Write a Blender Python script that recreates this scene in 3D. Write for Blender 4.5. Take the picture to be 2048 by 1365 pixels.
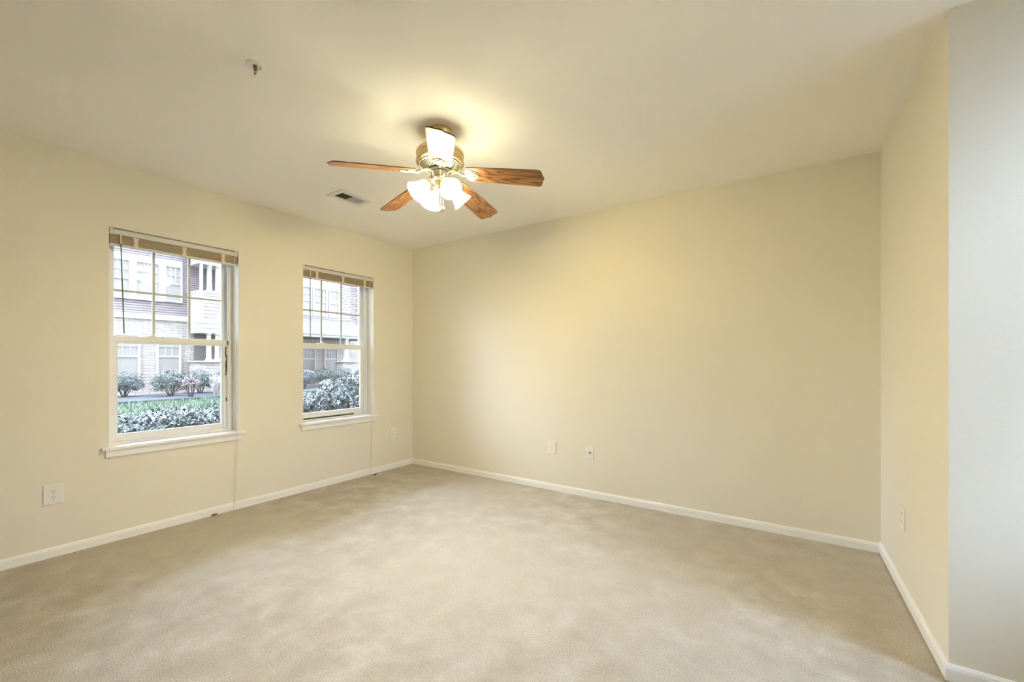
import bpy, bmesh, math, random
from mathutils import Vector, Matrix, noise as mnoise

for o in list(bpy.data.objects):
    bpy.data.objects.remove(o)
sc = bpy.context.scene
COL = sc.collection
rnd = random.Random(11)
PI = math.pi
R = math.radians

# ---------------------------------------------------------------- camera
cam_d = bpy.data.cameras.new('camera')
cam = bpy.data.objects.new('camera', cam_d)
COL.objects.link(cam)
EYE = 1.16
YAW = 34.18
cam.location = (0, 0, EYE)
cam.rotation_euler = (PI / 2, 0, R(YAW))
cam_d.sensor_width = 36.0
cam_d.lens = 854.0 / 2048.0 * 36.0
cam_d.shift_y = 41.5 / 2048.0
cam_d.clip_start = 0.02
cam_d.clip_end = 200
sc.camera = cam

# ---------------------------------------------------------------- world: overcast sky, brighter overhead
SKY = 50.0
w = bpy.data.worlds.new('overcast_sky')
sc.world = w
w.use_nodes = True
nt = w.node_tree
nt.nodes.clear()
tc = nt.nodes.new('ShaderNodeTexCoord')
sep = nt.nodes.new('ShaderNodeSeparateXYZ')
mr = nt.nodes.new('ShaderNodeMapRange')
mr.inputs['From Min'].default_value = 0.0
mr.inputs['From Max'].default_value = 1.0
mr.inputs['To Min'].default_value = 0.15 * SKY
mr.inputs['To Max'].default_value = 1.0 * SKY
bg = nt.nodes.new('ShaderNodeBackground')
bg.inputs['Color'].default_value = (0.64, 0.82, 1.13, 1)
wo = nt.nodes.new('ShaderNodeOutputWorld')
nt.links.new(tc.outputs['Generated'], sep.inputs[0])
nt.links.new(sep.outputs['Z'], mr.inputs['Value'])
nt.links.new(mr.outputs['Result'], bg.inputs['Strength'])
nt.links.new(bg.outputs[0], wo.inputs['Surface'])

# ---------------------------------------------------------------- exposure
LAMP = 30.0                       # radiance of the frosted glass shades
BULB = 1650.0                      # radiance of the bulbs inside them
LAMP_COL = (1.0, 0.93, 0.62)
BULB_COL = (1.0, 0.76, 0.34)
sc.view_settings.view_transform = 'Standard'
sc.view_settings.look = 'None'
sc.view_settings.exposure = 0.10
sc.view_settings.gamma = 1.0
sc.view_settings.use_curve_mapping = False
sc.cycles.use_denoising = True
sc.cycles.max_bounces = 12
sc.cycles.diffuse_bounces = 8
sc.cycles.sample_clamp_indirect = 20.0


# ================================================================ materials
def nodes_of(m):
    m.use_nodes = True
    return m.node_tree, m.node_tree.nodes['Principled BSDF']


def mat(name, col, rough=0.6, metal=0.0, spec=0.5, bump=0.0, bump_scale=200.0, var=0.0, var_scale=3.0):
    m = bpy.data.materials.new(name)
    t, b = nodes_of(m)
    b.inputs['Base Color'].default_value = (*col, 1)
    b.inputs['Roughness'].default_value = rough
    b.inputs['Metallic'].default_value = metal
    b.inputs['Specular IOR Level'].default_value = spec
    c = t.nodes.new('ShaderNodeTexCoord')
    if bump:
        n = t.nodes.new('ShaderNodeTexNoise')
        n.inputs['Scale'].default_value = bump_scale
        n.inputs['Detail'].default_value = 3
        bp = t.nodes.new('ShaderNodeBump')
        bp.inputs['Strength'].default_value = bump
        bp.inputs['Distance'].default_value = 0.004
        t.links.new(c.outputs['Object'], n.inputs['Vector'])
        t.links.new(n.outputs['Fac'], bp.inputs['Height'])
        t.links.new(bp.outputs['Normal'], b.inputs['Normal'])
    if var:
        n = t.nodes.new('ShaderNodeTexNoise')
        n.inputs['Scale'].default_value = var_scale
        n.inputs['Detail'].default_value = 4
        r = t.nodes.new('ShaderNodeMix')
        r.data_type = 'RGBA'
        r.inputs['A'].default_value = (*[max(0, x * (1 - var)) for x in col], 1)
        r.inputs['B'].default_value = (*[min(1, x * (1 + var)) for x in col], 1)
        t.links.new(c.outputs['Object'], n.inputs['Vector'])
        t.links.new(n.outputs['Fac'], r.inputs['Factor'])
        t.links.new(r.outputs['Result'], b.inputs['Base Color'])
    return m


def ramp(t, stops):
    r = t.nodes.new('ShaderNodeValToRGB')
    e = r.color_ramp.elements
    while len(e) < len(stops):
        e.new(0.5)
    for i, (p, c) in enumerate(stops):
        e[i].position = p
        e[i].color = (*c, 1)
    return r


def carpet_material():
    m = bpy.data.materials.new('beige_carpet')
    t, b = nodes_of(m)
    b.inputs['Roughness'].default_value = 0.95
    b.inputs['Specular IOR Level'].default_value = 0.1
    c = t.nodes.new('ShaderNodeTexCoord')
    big = t.nodes.new('ShaderNodeTexNoise')
    big.inputs['Scale'].default_value = 6.0
    big.inputs['Detail'].default_value = 8
    big.inputs['Roughness'].default_value = 0.62
    big.inputs['Distortion'].default_value = 0.25
    fine = t.nodes.new('ShaderNodeTexNoise')
    fine.inputs['Scale'].default_value = 170
    fine.inputs['Detail'].default_value = 3
    mask = t.nodes.new('ShaderNodeTexNoise')
    mask.inputs['Scale'].default_value = 0.75
    mask.inputs['Detail'].default_value = 2
    mm = t.nodes.new('ShaderNodeMapRange')
    mm.inputs['From Min'].default_value = 0.38
    mm.inputs['From Max'].default_value = 0.62
    mm.inputs['To Min'].default_value = 0.25
    mm.inputs['To Max'].default_value = 1.0
    ctr = t.nodes.new('ShaderNodeMath')
    ctr.operation = 'SUBTRACT'
    ctr.inputs[1].default_value = 0.5
    amp = t.nodes.new('ShaderNodeMath')
    amp.operation = 'MULTIPLY_ADD'
    amp.inputs[2].default_value = 0.5
    t.links.new(c.outputs['Object'], mask.inputs['Vector'])
    t.links.new(mask.outputs['Fac'], mm.inputs['Value'])
    t.links.new(big.outputs['Fac'], ctr.inputs[0])
    t.links.new(ctr.outputs[0], amp.inputs[0])
    t.links.new(mm.outputs['Result'], amp.inputs[1])
    r1 = ramp(t, [(0.30, (0.48, 0.43, 0.345)), (0.50, (0.575, 0.53, 0.45)), (0.70, (0.70, 0.66, 0.59))])
    r2 = ramp(t, [(0.3, (0.66, 0.64, 0.60)), (0.62, (1.0, 1.0, 1.0))])
    mul = t.nodes.new('ShaderNodeMix')
    mul.data_type = 'RGBA'
    mul.blend_type = 'MULTIPLY'
    mul.inputs['Factor'].default_value = 0.8
    bp = t.nodes.new('ShaderNodeBump')
    bp.inputs['Strength'].default_value = 0.7
    bp.inputs['Distance'].default_value = 0.008
    for n in (big, fine):
        t.links.new(c.outputs['Object'], n.inputs['Vector'])
    t.links.new(amp.outputs[0], r1.inputs['Fac'])
    t.links.new(fine.outputs['Fac'], r2.inputs['Fac'])
    t.links.new(r1.outputs['Color'], mul.inputs['A'])
    t.links.new(r2.outputs['Color'], mul.inputs['B'])
    t.links.new(mul.outputs['Result'], b.inputs['Base Color'])
    t.links.new(fine.outputs['Fac'], bp.inputs['Height'])
    t.links.new(bp.outputs['Normal'], b.inputs['Normal'])
    return m


def wood_material():
    m = bpy.data.materials.new('oak_blade_wood')
    t, b = nodes_of(m)
    b.inputs['Roughness'].default_value = 0.34
    b.inputs['Specular IOR Level'].default_value = 0.35
    c = t.nodes.new('ShaderNodeTexCoord')
    oi = t.nodes.new('ShaderNodeObjectInfo')
    off = t.nodes.new('ShaderNodeVectorMath')
    off.operation = 'ADD'
    comb = t.nodes.new('ShaderNodeCombineXYZ')
    sc10 = t.nodes.new('ShaderNodeMath')
    sc10.operation = 'MULTIPLY'
    sc10.inputs[1].default_value = 7.0
    mp = t.nodes.new('ShaderNodeMapping')
    mp.inputs['Scale'].default_value = (2.2, 16.0, 16.0)
    wv = t.nodes.new('ShaderNodeTexNoise')
    wv.inputs['Scale'].default_value = 1.0
    wv.inputs['Detail'].default_value = 1.5
    rings = t.nodes.new('ShaderNodeMath')
    rings.operation = 'MULTIPLY'
    rings.inputs[1].default_value = 9.0
    fr = t.nodes.new('ShaderNodeMath')
    fr.operation = 'PINGPONG'
    fr.inputs[1].default_value = 0.5
    fine = t.nodes.new('ShaderNodeTexNoise')
    fine.inputs['Scale'].default_value = 1.0
    fine.inputs['Detail'].default_value = 4
    mp2 = t.nodes.new('ShaderNodeMapping')
    mp2.inputs['Scale'].default_value = (6.0, 230.0, 60.0)
    r = ramp(t, [(0.0, (0.13, 0.048, 0.016)), (0.32, (0.30, 0.135, 0.047)), (1.0, (0.43, 0.22, 0.085))])
    r2 = ramp(t, [(0.35, (0.55, 0.5, 0.45)), (0.6, (1, 1, 1))])
    mul = t.nodes.new('ShaderNodeMix')
    mul.data_type = 'RGBA'
    mul.blend_type = 'MULTIPLY'
    mul.inputs['Factor'].default_value = 0.7
    dbl = t.nodes.new('ShaderNodeMath')
    dbl.operation = 'MULTIPLY'
    dbl.inputs[1].default_value = 2.0
    L = t.links.new
    L(oi.outputs['Random'], sc10.inputs[0])
    L(sc10.outputs[0], comb.inputs['X'])
    L(c.outputs['Object'], off.inputs[0])
    L(comb.outputs[0], off.inputs[1])
    L(off.outputs[0], mp.inputs['Vector'])
    L(off.outputs[0], mp2.inputs['Vector'])
    L(mp.outputs[0], wv.inputs['Vector'])
    L(mp2.outputs[0], fine.inputs['Vector'])
    L(wv.outputs['Fac'], rings.inputs[0])
    L(rings.outputs[0], fr.inputs[0])
    L(fr.outputs[0], dbl.inputs[0])
    L(dbl.outputs[0], r.inputs['Fac'])
    L(fine.outputs['Fac'], r2.inputs['Fac'])
    L(r.outputs['Color'], mul.inputs['A'])
    L(r2.outputs['Color'], mul.inputs['B'])
    L(mul.outputs['Result'], b.inputs['Base Color'])
    return m


def stone_material():
    m = bpy.data.materials.new('ledge_stone')
    t, b = nodes_of(m)
    b.inputs['Roughness'].default_value = 0.9
    c = t.nodes.new('ShaderNodeTexCoord')
    sp = t.nodes.new('ShaderNodeSeparateXYZ')
    cb = t.nodes.new('ShaderNodeCombineXYZ')
    ns = t.nodes.new('ShaderNodeTexNoise')
    ns.inputs['Scale'].default_value = 1.3
    ns.inputs['Detail'].default_value = 3
    ad = t.nodes.new('ShaderNodeMix')
    ad.data_type = 'RGBA'
    ad.blend_type = 'LINEAR_LIGHT'
    ad.inputs['Factor'].default_value = 0.12
    br = t.nodes.new('ShaderNodeTexBrick')
    br.inputs['Color1'].default_value = (0.34, 0.28, 0.22, 1)
    br.inputs['Color2'].default_value = (0.26, 0.21, 0.165, 1)
    br.inputs['Mortar'].default_value = (0.15, 0.12, 0.095, 1)
    br.inputs['Scale'].default_value = 1.0
    br.inputs['Mortar Size'].default_value = 0.008
    br.inputs['Brick Width'].default_value = 0.42
    br.inputs['Row Height'].default_value = 0.105
    L = t.links.new
    L(c.outputs['Object'], sp.inputs[0])
    L(sp.outputs['Y'], cb.inputs['X'])
    L(sp.outputs['Z'], cb.inputs['Y'])
    L(c.outputs['Object'], ns.inputs['Vector'])
    L(cb.outputs[0], ad.inputs['A'])
    L(ns.outputs['Color'], ad.inputs['B'])
    L(ad.outputs['Result'], br.inputs['Vector'])
    L(br.outputs['Color'], b.inputs['Base Color'])
    return m


def glass_material():
    m = bpy.data.materials.new('clear_window_glass')
    m.use_nodes = True
    t = m.node_tree
    t.nodes.clear()
    o = t.nodes.new('ShaderNodeOutputMaterial')
    mx = t.nodes.new('ShaderNodeMixShader')
    tr = t.nodes.new('ShaderNodeBsdfTransparent')
    tr.inputs['Color'].default_value = (0.97, 0.98, 0.985, 1)
    gl = t.nodes.new('ShaderNodeBsdfGlossy')
    gl.inputs['Roughness'].default_value = 0.0
    fr = t.nodes.new('ShaderNodeFresnel')
    fr.inputs['IOR'].default_value = 1.45
    t.links.new(fr.outputs[0], mx.inputs['Fac'])
    t.links.new(tr.outputs[0], mx.inputs[1])
    t.links.new(gl.outputs[0], mx.inputs[2])
    t.links.new(mx.outputs[0], o.inputs['Surface'])
    return m


def shade_material(name, power, col):
    m = bpy.data.materials.new(name)
    t, b = nodes_of(m)
    b.inputs['Base Color'].default_value = (0.9, 0.88, 0.82, 1)
    b.inputs['Roughness'].default_value = 0.35
    b.inputs['Emission Color'].default_value = (*col, 1)
    b.inputs['Emission Strength'].default_value = power
    return m


def leaf_material(name, a, b_, dark):
    m = bpy.data.materials.new(name)
    t, b = nodes_of(m)
    b.inputs['Roughness'].default_value = 0.5
    g = t.nodes.new('ShaderNodeNewGeometry')
    r = ramp(t, [(0.0, dark), (0.45, a), (1.0, b_)])
    t.links.new(g.outputs['Random Per Island'], r.inputs['Fac'])
    t.links.new(r.outputs['Color'], b.inputs['Base Color'])
    return m


M = {}
M['paint'] = mat('cream_wall_paint', (0.80, 0.76, 0.645), 0.62, spec=0.3, bump=0.10, bump_scale=240)
M['ceil'] = mat('ceiling_paint', (0.92, 0.90, 0.845), 0.8, spec=0.2, bump=0.10, bump_scale=220)
M['trim'] = mat('white_trim_paint', (0.87, 0.865, 0.84), 0.38, bump=0.02, bump_scale=60)
M['vinyl'] = mat('white_vinyl', (0.80, 0.805, 0.79), 0.35, bump=0.02, bump_scale=40)
M['grille'] = mat('shaded_grille', (0.47, 0.47, 0.45), 0.4, bump=0.02, bump_scale=40)
M['plate'] = mat('white_plastic', (0.84, 0.83, 0.79), 0.3, bump=0.01, bump_scale=50)
M['slot'] = mat('dark_slot', (0.05, 0.045, 0.035), 0.6, var=0.3, var_scale=90)
M['carpet'] = carpet_material()
M['wood'] = wood_material()
M['brass'] = mat('antique_brass', (0.62, 0.47, 0.24), 0.28, metal=1.0, var=0.15, var_scale=25)
M['nickel'] = mat('pale_brass', (0.80, 0.72, 0.52), 0.25, metal=1.0, var=0.12, var_scale=40)
M['bladeedge'] = mat('dark_blade_edge', (0.07, 0.035, 0.018), 0.5, var=0.2, var_scale=30)
M['shade'] = shade_material('glowing_frosted_glass', LAMP, LAMP_COL)
M['bulb'] = shade_material('lit_bulb', BULB, BULB_COL)
M['glass'] = glass_material()
M['slat'] = mat('almond_slats', (0.42, 0.335, 0.225), 0.45, var=0.10, var_scale=12)
M['headrail'] = mat('headrail_enamel', (0.66, 0.64, 0.60), 0.35, var=0.04, var_scale=12)
M['clip'] = mat('ladder_tape', (0.75, 0.66, 0.50), 0.7, var=0.08, var_scale=30)
M['wand'] = mat('grey_acrylic_wand', (0.16, 0.17, 0.185), 0.25, var=0.1, var_scale=20)
M['cord'] = mat('white_cord', (0.78, 0.74, 0.66), 0.8, bump=0.2, bump_scale=600)
M['tassel'] = mat('brown_tassel', (0.17, 0.10, 0.045), 0.6, var=0.2, var_scale=100)
M['black'] = mat('black_rubber', (0.012, 0.012, 0.012), 0.7, var=0.3, var_scale=60)
M['ventgrey'] = mat('vent_enamel', (0.74, 0.73, 0.71), 0.45, var=0.04, var_scale=20)
M['duct'] = mat('duct_shade', (0.10, 0.085, 0.05), 0.9, var=0.3, var_scale=40)  # shade inside the vent put into a dark colour
M['steel'] = mat('sprinkler_metal', (0.22, 0.20, 0.16), 0.35, metal=1.0, var=0.1, var_scale=60)
# outdoors
M['xwhite'] = mat('white_facade_trim', (0.34, 0.30, 0.25), 0.6, var=0.03, var_scale=2)
M['xsiding'] = mat('mauve_shingles', (0.195, 0.147, 0.130), 0.8, var=0.08, var_scale=6)
M['xwsiding'] = mat('pale_clapboard', (0.33, 0.29, 0.24), 0.7, var=0.03, var_scale=3)
M['xstone'] = stone_material()
M['xpane'] = mat('sky_reflection_pane', (0.21, 0.175, 0.135), 0.25, var=0.12, var_scale=5)  # blinds and reflected sky put into one flat pane colour
M['xrecess'] = mat('porch_recess_shade', (0.10, 0.085, 0.07), 0.8, var=0.15, var_scale=3)  # shade of the porch recesses put into a dark colour
M['xroof'] = mat('grey_roof_shingles', (0.115, 0.092, 0.077), 0.9, var=0.12, var_scale=9)
M['mulch'] = mat('brown_mulch', (0.017, 0.014, 0.012), 0.95, bump=0.8, bump_scale=30, var=0.35, var_scale=12)
M['soil'] = mat('ground_soil', (0.11, 0.095, 0.075), 0.95, bump=0.5, bump_scale=20, var=0.25, var_scale=4)
M['grass'] = leaf_material('lawn_green', (0.065, 0.088, 0.046), (0.105, 0.115, 0.06), (0.04, 0.055, 0.03))
M['hedge'] = leaf_material('hedge_leaves', (0.075, 0.083, 0.062), (0.13, 0.132, 0.10), (0.038, 0.041, 0.032))
M['shrub'] = leaf_material('shrub_leaves', (0.050, 0.054, 0.041), (0.135, 0.133, 0.10), (0.022, 0.023, 0.019))
M['dryleaf'] = leaf_material('dry_leaves', (0.15, 0.105, 0.085), (0.23, 0.17, 0.14), (0.07, 0.05, 0.042))
M['twig'] = mat('pale_twigs', (0.28, 0.235, 0.19), 0.8, var=0.2, var_scale=30)
M['bark'] = mat('dark_stems', (0.055, 0.045, 0.038), 0.9, var=0.2, var_scale=40)
M['brick'] = mat('outer_wall_render', (0.42, 0.41, 0.40), 0.9, bump=0.2, bump_scale=30)


# ================================================================ mesh helpers
class MB:
    """collects shapes into one bmesh; build() links them as ONE mesh object"""

    def __init__(s):
        s.bm = bmesh.new()

    def box(s, x0, x1, y0, y1, z0, z1):
        v = [s.bm.verts.new((x, y, z)) for x in (x0, x1) for y in (y0, y1) for z in (z0, z1)]
        for f in ((0, 1, 3, 2), (4, 6, 7, 5), (0, 4, 5, 1), (2, 3, 7, 6), (0, 2, 6, 4), (1, 5, 7, 3)):
            s.bm.faces.new([v[i] for i in f])
        return s

    def bar(s, p, q, wx, wy, up=(0, 0, 1)):
        """square bar from p to q"""
        p, q = Vector(p), Vector(q)
        d = (q - p).normalized()
        a = d.cross(Vector(up))
        if a.length < 1e-5:
            a = d.cross(Vector((1, 0, 0)))
        a.normalize()
        b = d.cross(a)
        ring = []
        for c in (p, q):
            ring.append([s.bm.verts.new(c + a * (sx * wx / 2) + b * (sy * wy / 2)) for sx, sy in ((-1, -1), (1, -1), (1, 1), (-1, 1))])
        for i in range(4):
            j = (i + 1) % 4
            s.bm.faces.new((ring[0][i], ring[0][j], ring[1][j], ring[1][i]))
        s.bm.faces.new(ring[0][::-1])
        s.bm.faces.new(ring[1])
        return s

    def tube(s, pts, rad, n=8, cap=True):
        pts = [Vector(p) for p in pts]
        rads = rad if isinstance(rad, (list, tuple)) else [rad] * len(pts)
        rings = []
        a = None
        for i, p in enumerate(pts):
            d = (pts[min(i + 1, len(pts) - 1)] - pts[max(i - 1, 0)]).normalized()
            if a is None:
                a = d.cross(Vector((0.31, 0.2, 0.93)))
                if a.length < 1e-4:
                    a = d.cross(Vector((1, 0, 0)))
            a = (a - d * a.dot(d)).normalized()
            b = d.cross(a)
            rings.append([s.bm.verts.new(p + (a * math.cos(2 * PI * k / n) + b * math.sin(2 * PI * k / n)) * rads[i]) for k in range(n)])
        for i in range(len(rings) - 1):
            for k in range(n):
                l = (k + 1) % n
                s.bm.faces.new((rings[i][k], rings[i][l], rings[i + 1][l], rings[i + 1][k]))
        if cap:
            s.bm.faces.new(rings[0][::-1])
            s.bm.faces.new(rings[-1])
        return s

    def lathe(s, prof, n=32, mtx=None, wob=None, close=False):
        """profile of (radius, z) revolved round local z"""
        rings = []
        for (r, z) in prof:
            ring = []
            for k in range(n):
                a = 2 * PI * k / n
                rr = max(r, 1e-4)
                p = Vector((rr * math.cos(a), rr * math.sin(a), z))
                if wob:
                    p = wob(p, a)
                if mtx is not None:
                    p = mtx @ p
                ring.append(s.bm.verts.new(p))
            rings.append(ring)
        m = len(rings)
        for i in range(m if close else m - 1):
            A, B = rings[i], rings[(i + 1) % m]
            for k in range(n):
                l = (k + 1) % n
                s.bm.faces.new((A[k], A[l], B[l], B[k]))
        if not close:
            s.bm.faces.new(rings[0][::-1])
            s.bm.faces.new(rings[-1])
        return s

    def prism(s, outline, vec, holes=None):
        """planar outline (3D points) pushed along vec"""
        vec = Vector(vec)
        a = [s.bm.verts.new(Vector(p)) for p in outline]
        b = [s.bm.verts.new(Vector(p) + vec) for p in outline]
        n = len(a)
        s.bm.faces.new(a[::-1])
        s.bm.faces.new(b)
        for i in range(n):
            j = (i + 1) % n
            s.bm.faces.new((a[i], a[j], b[j], b[i]))
        return s

    def sweep(s, prof, p, q, nrm):
        """profile of (out, up) pairs swept from p to q; nrm = outward direction"""
        p, q, nrm = Vector(p), Vector(q), Vector(nrm)
        A = [s.bm.verts.new(p + nrm * o + Vector((0, 0, u))) for o, u in prof]
        B = [s.bm.verts.new(q + nrm * o + Vector((0, 0, u))) for o, u in prof]
        n = len(prof)
        for i in range(n):
            j = (i + 1) % n
            s.bm.faces.new((A[i], A[j], B[j], B[i]))
        s.bm.faces.new(A[::-1])
        s.bm.faces.new(B)
        return s

    def quads(s, verts, faces):
        vs = [s.bm.verts.new(v) for v in verts]
        for f in faces:
            s.bm.faces.new([vs[i] for i in f])
        return s

    def build(s, name, m, parent=None, smooth=False, bevel=0.0, local=False):
        bm = s.bm
        bmesh.ops.recalc_face_normals(bm, faces=bm.faces)
        if bevel:
            eds = [e for e in bm.edges if len(e.link_faces) == 2 and e.calc_face_angle(0) > 0.6]
            bmesh.ops.bevel(bm, geom=eds, offset=bevel, segments=2, profile=0.6, affect='EDGES')
        if parent is not None and not local:
            off = Vector((0, 0, 0))
            p = parent
            while p is not None:
                off += p.location
                p = p.parent
            bmesh.ops.translate(bm, verts=bm.verts, vec=-off)
        me = bpy.data.meshes.new(name)
        bm.to_mesh(me)
        bm.free()
        if smooth:
            for pl in me.polygons:
                pl.use_smooth = True
            me.set_sharp_from_angle(angle=R(smooth if smooth is not True else 40))
        me.materials.append(m)
        o = bpy.data.objects.new(name, me)
        COL.objects.link(o)
        if parent is not None:
            o.parent = parent
        return o


def tag(o, label=None, cat=None, group=None, kind=None):
    if label:
        o['label'] = label
    if cat:
        o['category'] = cat
    if group:
        o['group'] = group
    if kind:
        o['kind'] = kind
    return o


def thing(name, loc, label=None, cat=None, group=None, kind=None, rz=0.0):
    o = bpy.data.objects.new(name, None)
    o.empty_display_size = 0.1
    COL.objects.link(o)
    o.location = loc
    o.rotation_euler = (0, 0, rz)
    return tag(o, label, cat, group, kind)


def struct(mb, name, m, label, cat, bevel=0.0, smooth=False):
    return tag(mb.build(name, m, bevel=bevel, smooth=smooth), label, cat, kind='structure')


# ================================================================ room shell
H = 2.44
XL = -3.682            # inner face of window wall
YB = 3.399             # inner face of back wall
RA = (0.396, YB)       # right wall, far end
RB = (0.440, 2.170)    # right wall, outside corner
XE = 1.30              # far side of the adjoining space
YF = -2.8
WALL = 0.20
XO = XL - WALL
WIN = [(0.815, 1.575), (2.105, 2.862)]
WZ0, WZ1 = 0.597, 2.030


def holed_wall(axis_x0, axis_x1, u0, u1, v0, v1, holes):
    """slab between x0 and x1 in the y (u) / z (v) plane with rectangular holes"""
    us = sorted({u0, u1, *[h for q in holes for h in q[:2]]})
    vs = sorted({v0, v1, *[h for q in holes for h in q[2:]]})
    mb = MB()
    bm = mb.bm
    cache = {}

    def V(x, u, v):
        k = (x, u, v)
        if k not in cache:
            cache[k] = bm.verts.new((x, u, v))
        return cache[k]

    def solid(i, j):
        if i < 0 or j < 0 or i >= len(us) - 1 or j >= len(vs) - 1:
            return False
        cu, cv = (us[i] + us[i + 1]) / 2, (vs[j] + vs[j + 1]) / 2
        return not any(q[0] < cu < q[1] and q[2] < cv < q[3] for q in holes)

    for i in range(len(us) - 1):
        for j in range(len(vs) - 1):
            if not solid(i, j):
                continue
            a, b, c, d = us[i], us[i + 1], vs[j], vs[j + 1]
            for x in (axis_x0, axis_x1):
                bm.faces.new((V(x, a, c), V(x, b, c), V(x, b, d), V(x, a, d)))
            for (di, dj, p, q) in ((-1, 0, (a, c), (a, d)), (1, 0, (b, c), (b, d)), (0, -1, (a, c), (b, c)), (0, 1, (a, d), (b, d))):
                if not solid(i + di, j + dj):
                    bm.faces.new((V(axis_x0, *p), V(axis_x1, *p), V(axis_x1, *q), V(axis_x0, *q)))
    return mb


struct(MB().box(XO, XE + 0.15, YF - 0.15, YB + 0.15, -0.12, 0.0), 'floor', M['carpet'],
       'mottled beige wall to wall carpet covering the whole room', 'carpet floor')
struct(MB().box(XO, XE + 0.15, YF - 0.15, YB + 0.15, H, H + 0.12), 'ceiling', M['ceil'],
       'flat cream painted ceiling carrying the fan, vent and sprinkler', 'ceiling')
struct(holed_wall(XO, XL, YF - 0.15, YB + 0.15, 0.0, H, [(a, b, WZ0, WZ1) for a, b in WIN]), 'wall_left', M['paint'],
       'yellow cream wall on the left pierced by the two windows', 'wall')
struct(MB().box(XL, RA[0] + 0.02, YB, YB + 0.15, 0, H), 'wall_back', M['paint'],
       'wide blank cream wall at the far end with two small plates', 'wall')
th = 0.10
struct(MB().prism([(RA[0], YB, 0), (RB[0], RB[1] + 0.0, 0), (RB[0] + th, RB[1], 0), (RB[0] + th, YB + 0.15, 0), (RA[0], YB + 0.15, 0)], (0, 0, H)),
       'wall_right', M['paint'], 'short cream side wall on the right ending in an outside corner', 'wall')
struct(MB().box(RB[0] + th, XE, RB[1], RB[1] + 0.12, 0, H), 'wall_entry', M['paint'],
       'pale daylit wall at the right edge turning away from the outside corner', 'wall')
DY0, DY1, DZ0, DZ1 = 1.42, 2.12, 0.55, 2.38
struct(holed_wall(XE, XE + 0.15, YF - 0.15, YB + 0.15, 0, H, [(DY0, DY1, DZ0, DZ1)]), 'wall_east', M['paint'],
       'cream wall with one window beyond the right edge', 'wall')
struct(MB().box(XL, XE, YF - 0.15, YF, 0, H), 'wall_front', M['paint'], 'plain cream wall behind the viewer', 'wall')

# baseboards: a flat board with a small moulded top
BB = [(0.0, 0.0), (0.0115, 0.0), (0.0115, 0.042), (0.0095, 0.046), (0.0095, 0.050), (0.006, 0.0545), (0.004, 0.058), (0.0, 0.059)]
struct(MB().sweep(BB, (XL, YF, 0), (XL, YB, 0), (1, 0, 0)), 'baseboard_left', M['trim'],
       'painted baseboard running under the two windows', 'baseboard')
struct(MB().sweep(BB, (XL + 0.0115, YB, 0), (RA[0] - 0.011, YB, 0), (0, -1, 0)), 'baseboard_back', M['trim'],
       'white baseboard along the blank back wall', 'baseboard')
rn = Vector((-(RA[1] - RB[1]), -(RB[0] - RA[0]), 0)).normalized()
GAP = 0.009
struct(MB().sweep([(a, b + GAP) for a, b in BB], (RA[0], YB, 0), (RB[0], RB[1], 0), rn), 'baseboard_right', M['trim'],
       'white baseboard along the short right wall above a dark carpet gap', 'baseboard')
struct(MB().sweep([(a, b + GAP) for a, b in BB], (RB[0] - 0.0115, RB[1], 0), (XE, RB[1], 0), (0, -1, 0)), 'baseboard_entry', M['trim'],
       'bright white baseboard at the bottom right corner', 'baseboard')

# window in the adjoining space, outside the frame; it lights the right-hand corner
d1 = thing('window_3', (XE + 0.07, (DY0 + DY1) / 2, DZ0), 'white framed window beyond the right edge', 'window', kind='structure')
fm = MB()
xm0, xm1 = XE + 0.05, XE + 0.11
zm = (DZ0 + DZ1) / 2
fm.box(xm0, xm1, DY0, DY0 + 0.045, DZ0, DZ1).box(xm0, xm1, DY1 - 0.045, DY1, DZ0, DZ1)
fm.box(xm0, xm1, DY0 + 0.045, DY1 - 0.045, DZ1 - 0.045, DZ1).box(xm0, xm1, DY0 + 0.045, DY1 - 0.045, DZ0, DZ0 + 0.05)
fm.box(xm0, xm1, DY0 + 0.045, DY1 - 0.045, zm - 0.025, zm + 0.025)
fm.build('window_frame', M['vinyl'], d1)
for za, zb in ((DZ0 + 0.05, zm - 0.025), (zm + 0.025, DZ1 - 0.045)):
    MB().box(XE + 0.077, XE + 0.083, DY0 + 0.045, DY1 - 0.045, za, zb).build('pane', M['glass'], d1)


# ================================================================ windows
def frame_box(mb, x0, x1, y0, y1, z0, z1, l, r, b, t):
    """rectangular frame with the given member widths"""
    mb.box(x0, x1, y0, y0 + l, z0, z1).box(x0, x1, y1 - r, y1, z0, z1)
    mb.box(x0, x1, y0 + l, y1 - r, z0, z0 + b).box(x0, x1, y0 + l, y1 - r, z1 - t, z1)


XF = XL - 0.108          # room side of the vinyl frame
ST = 0.612               # stool top


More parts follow.
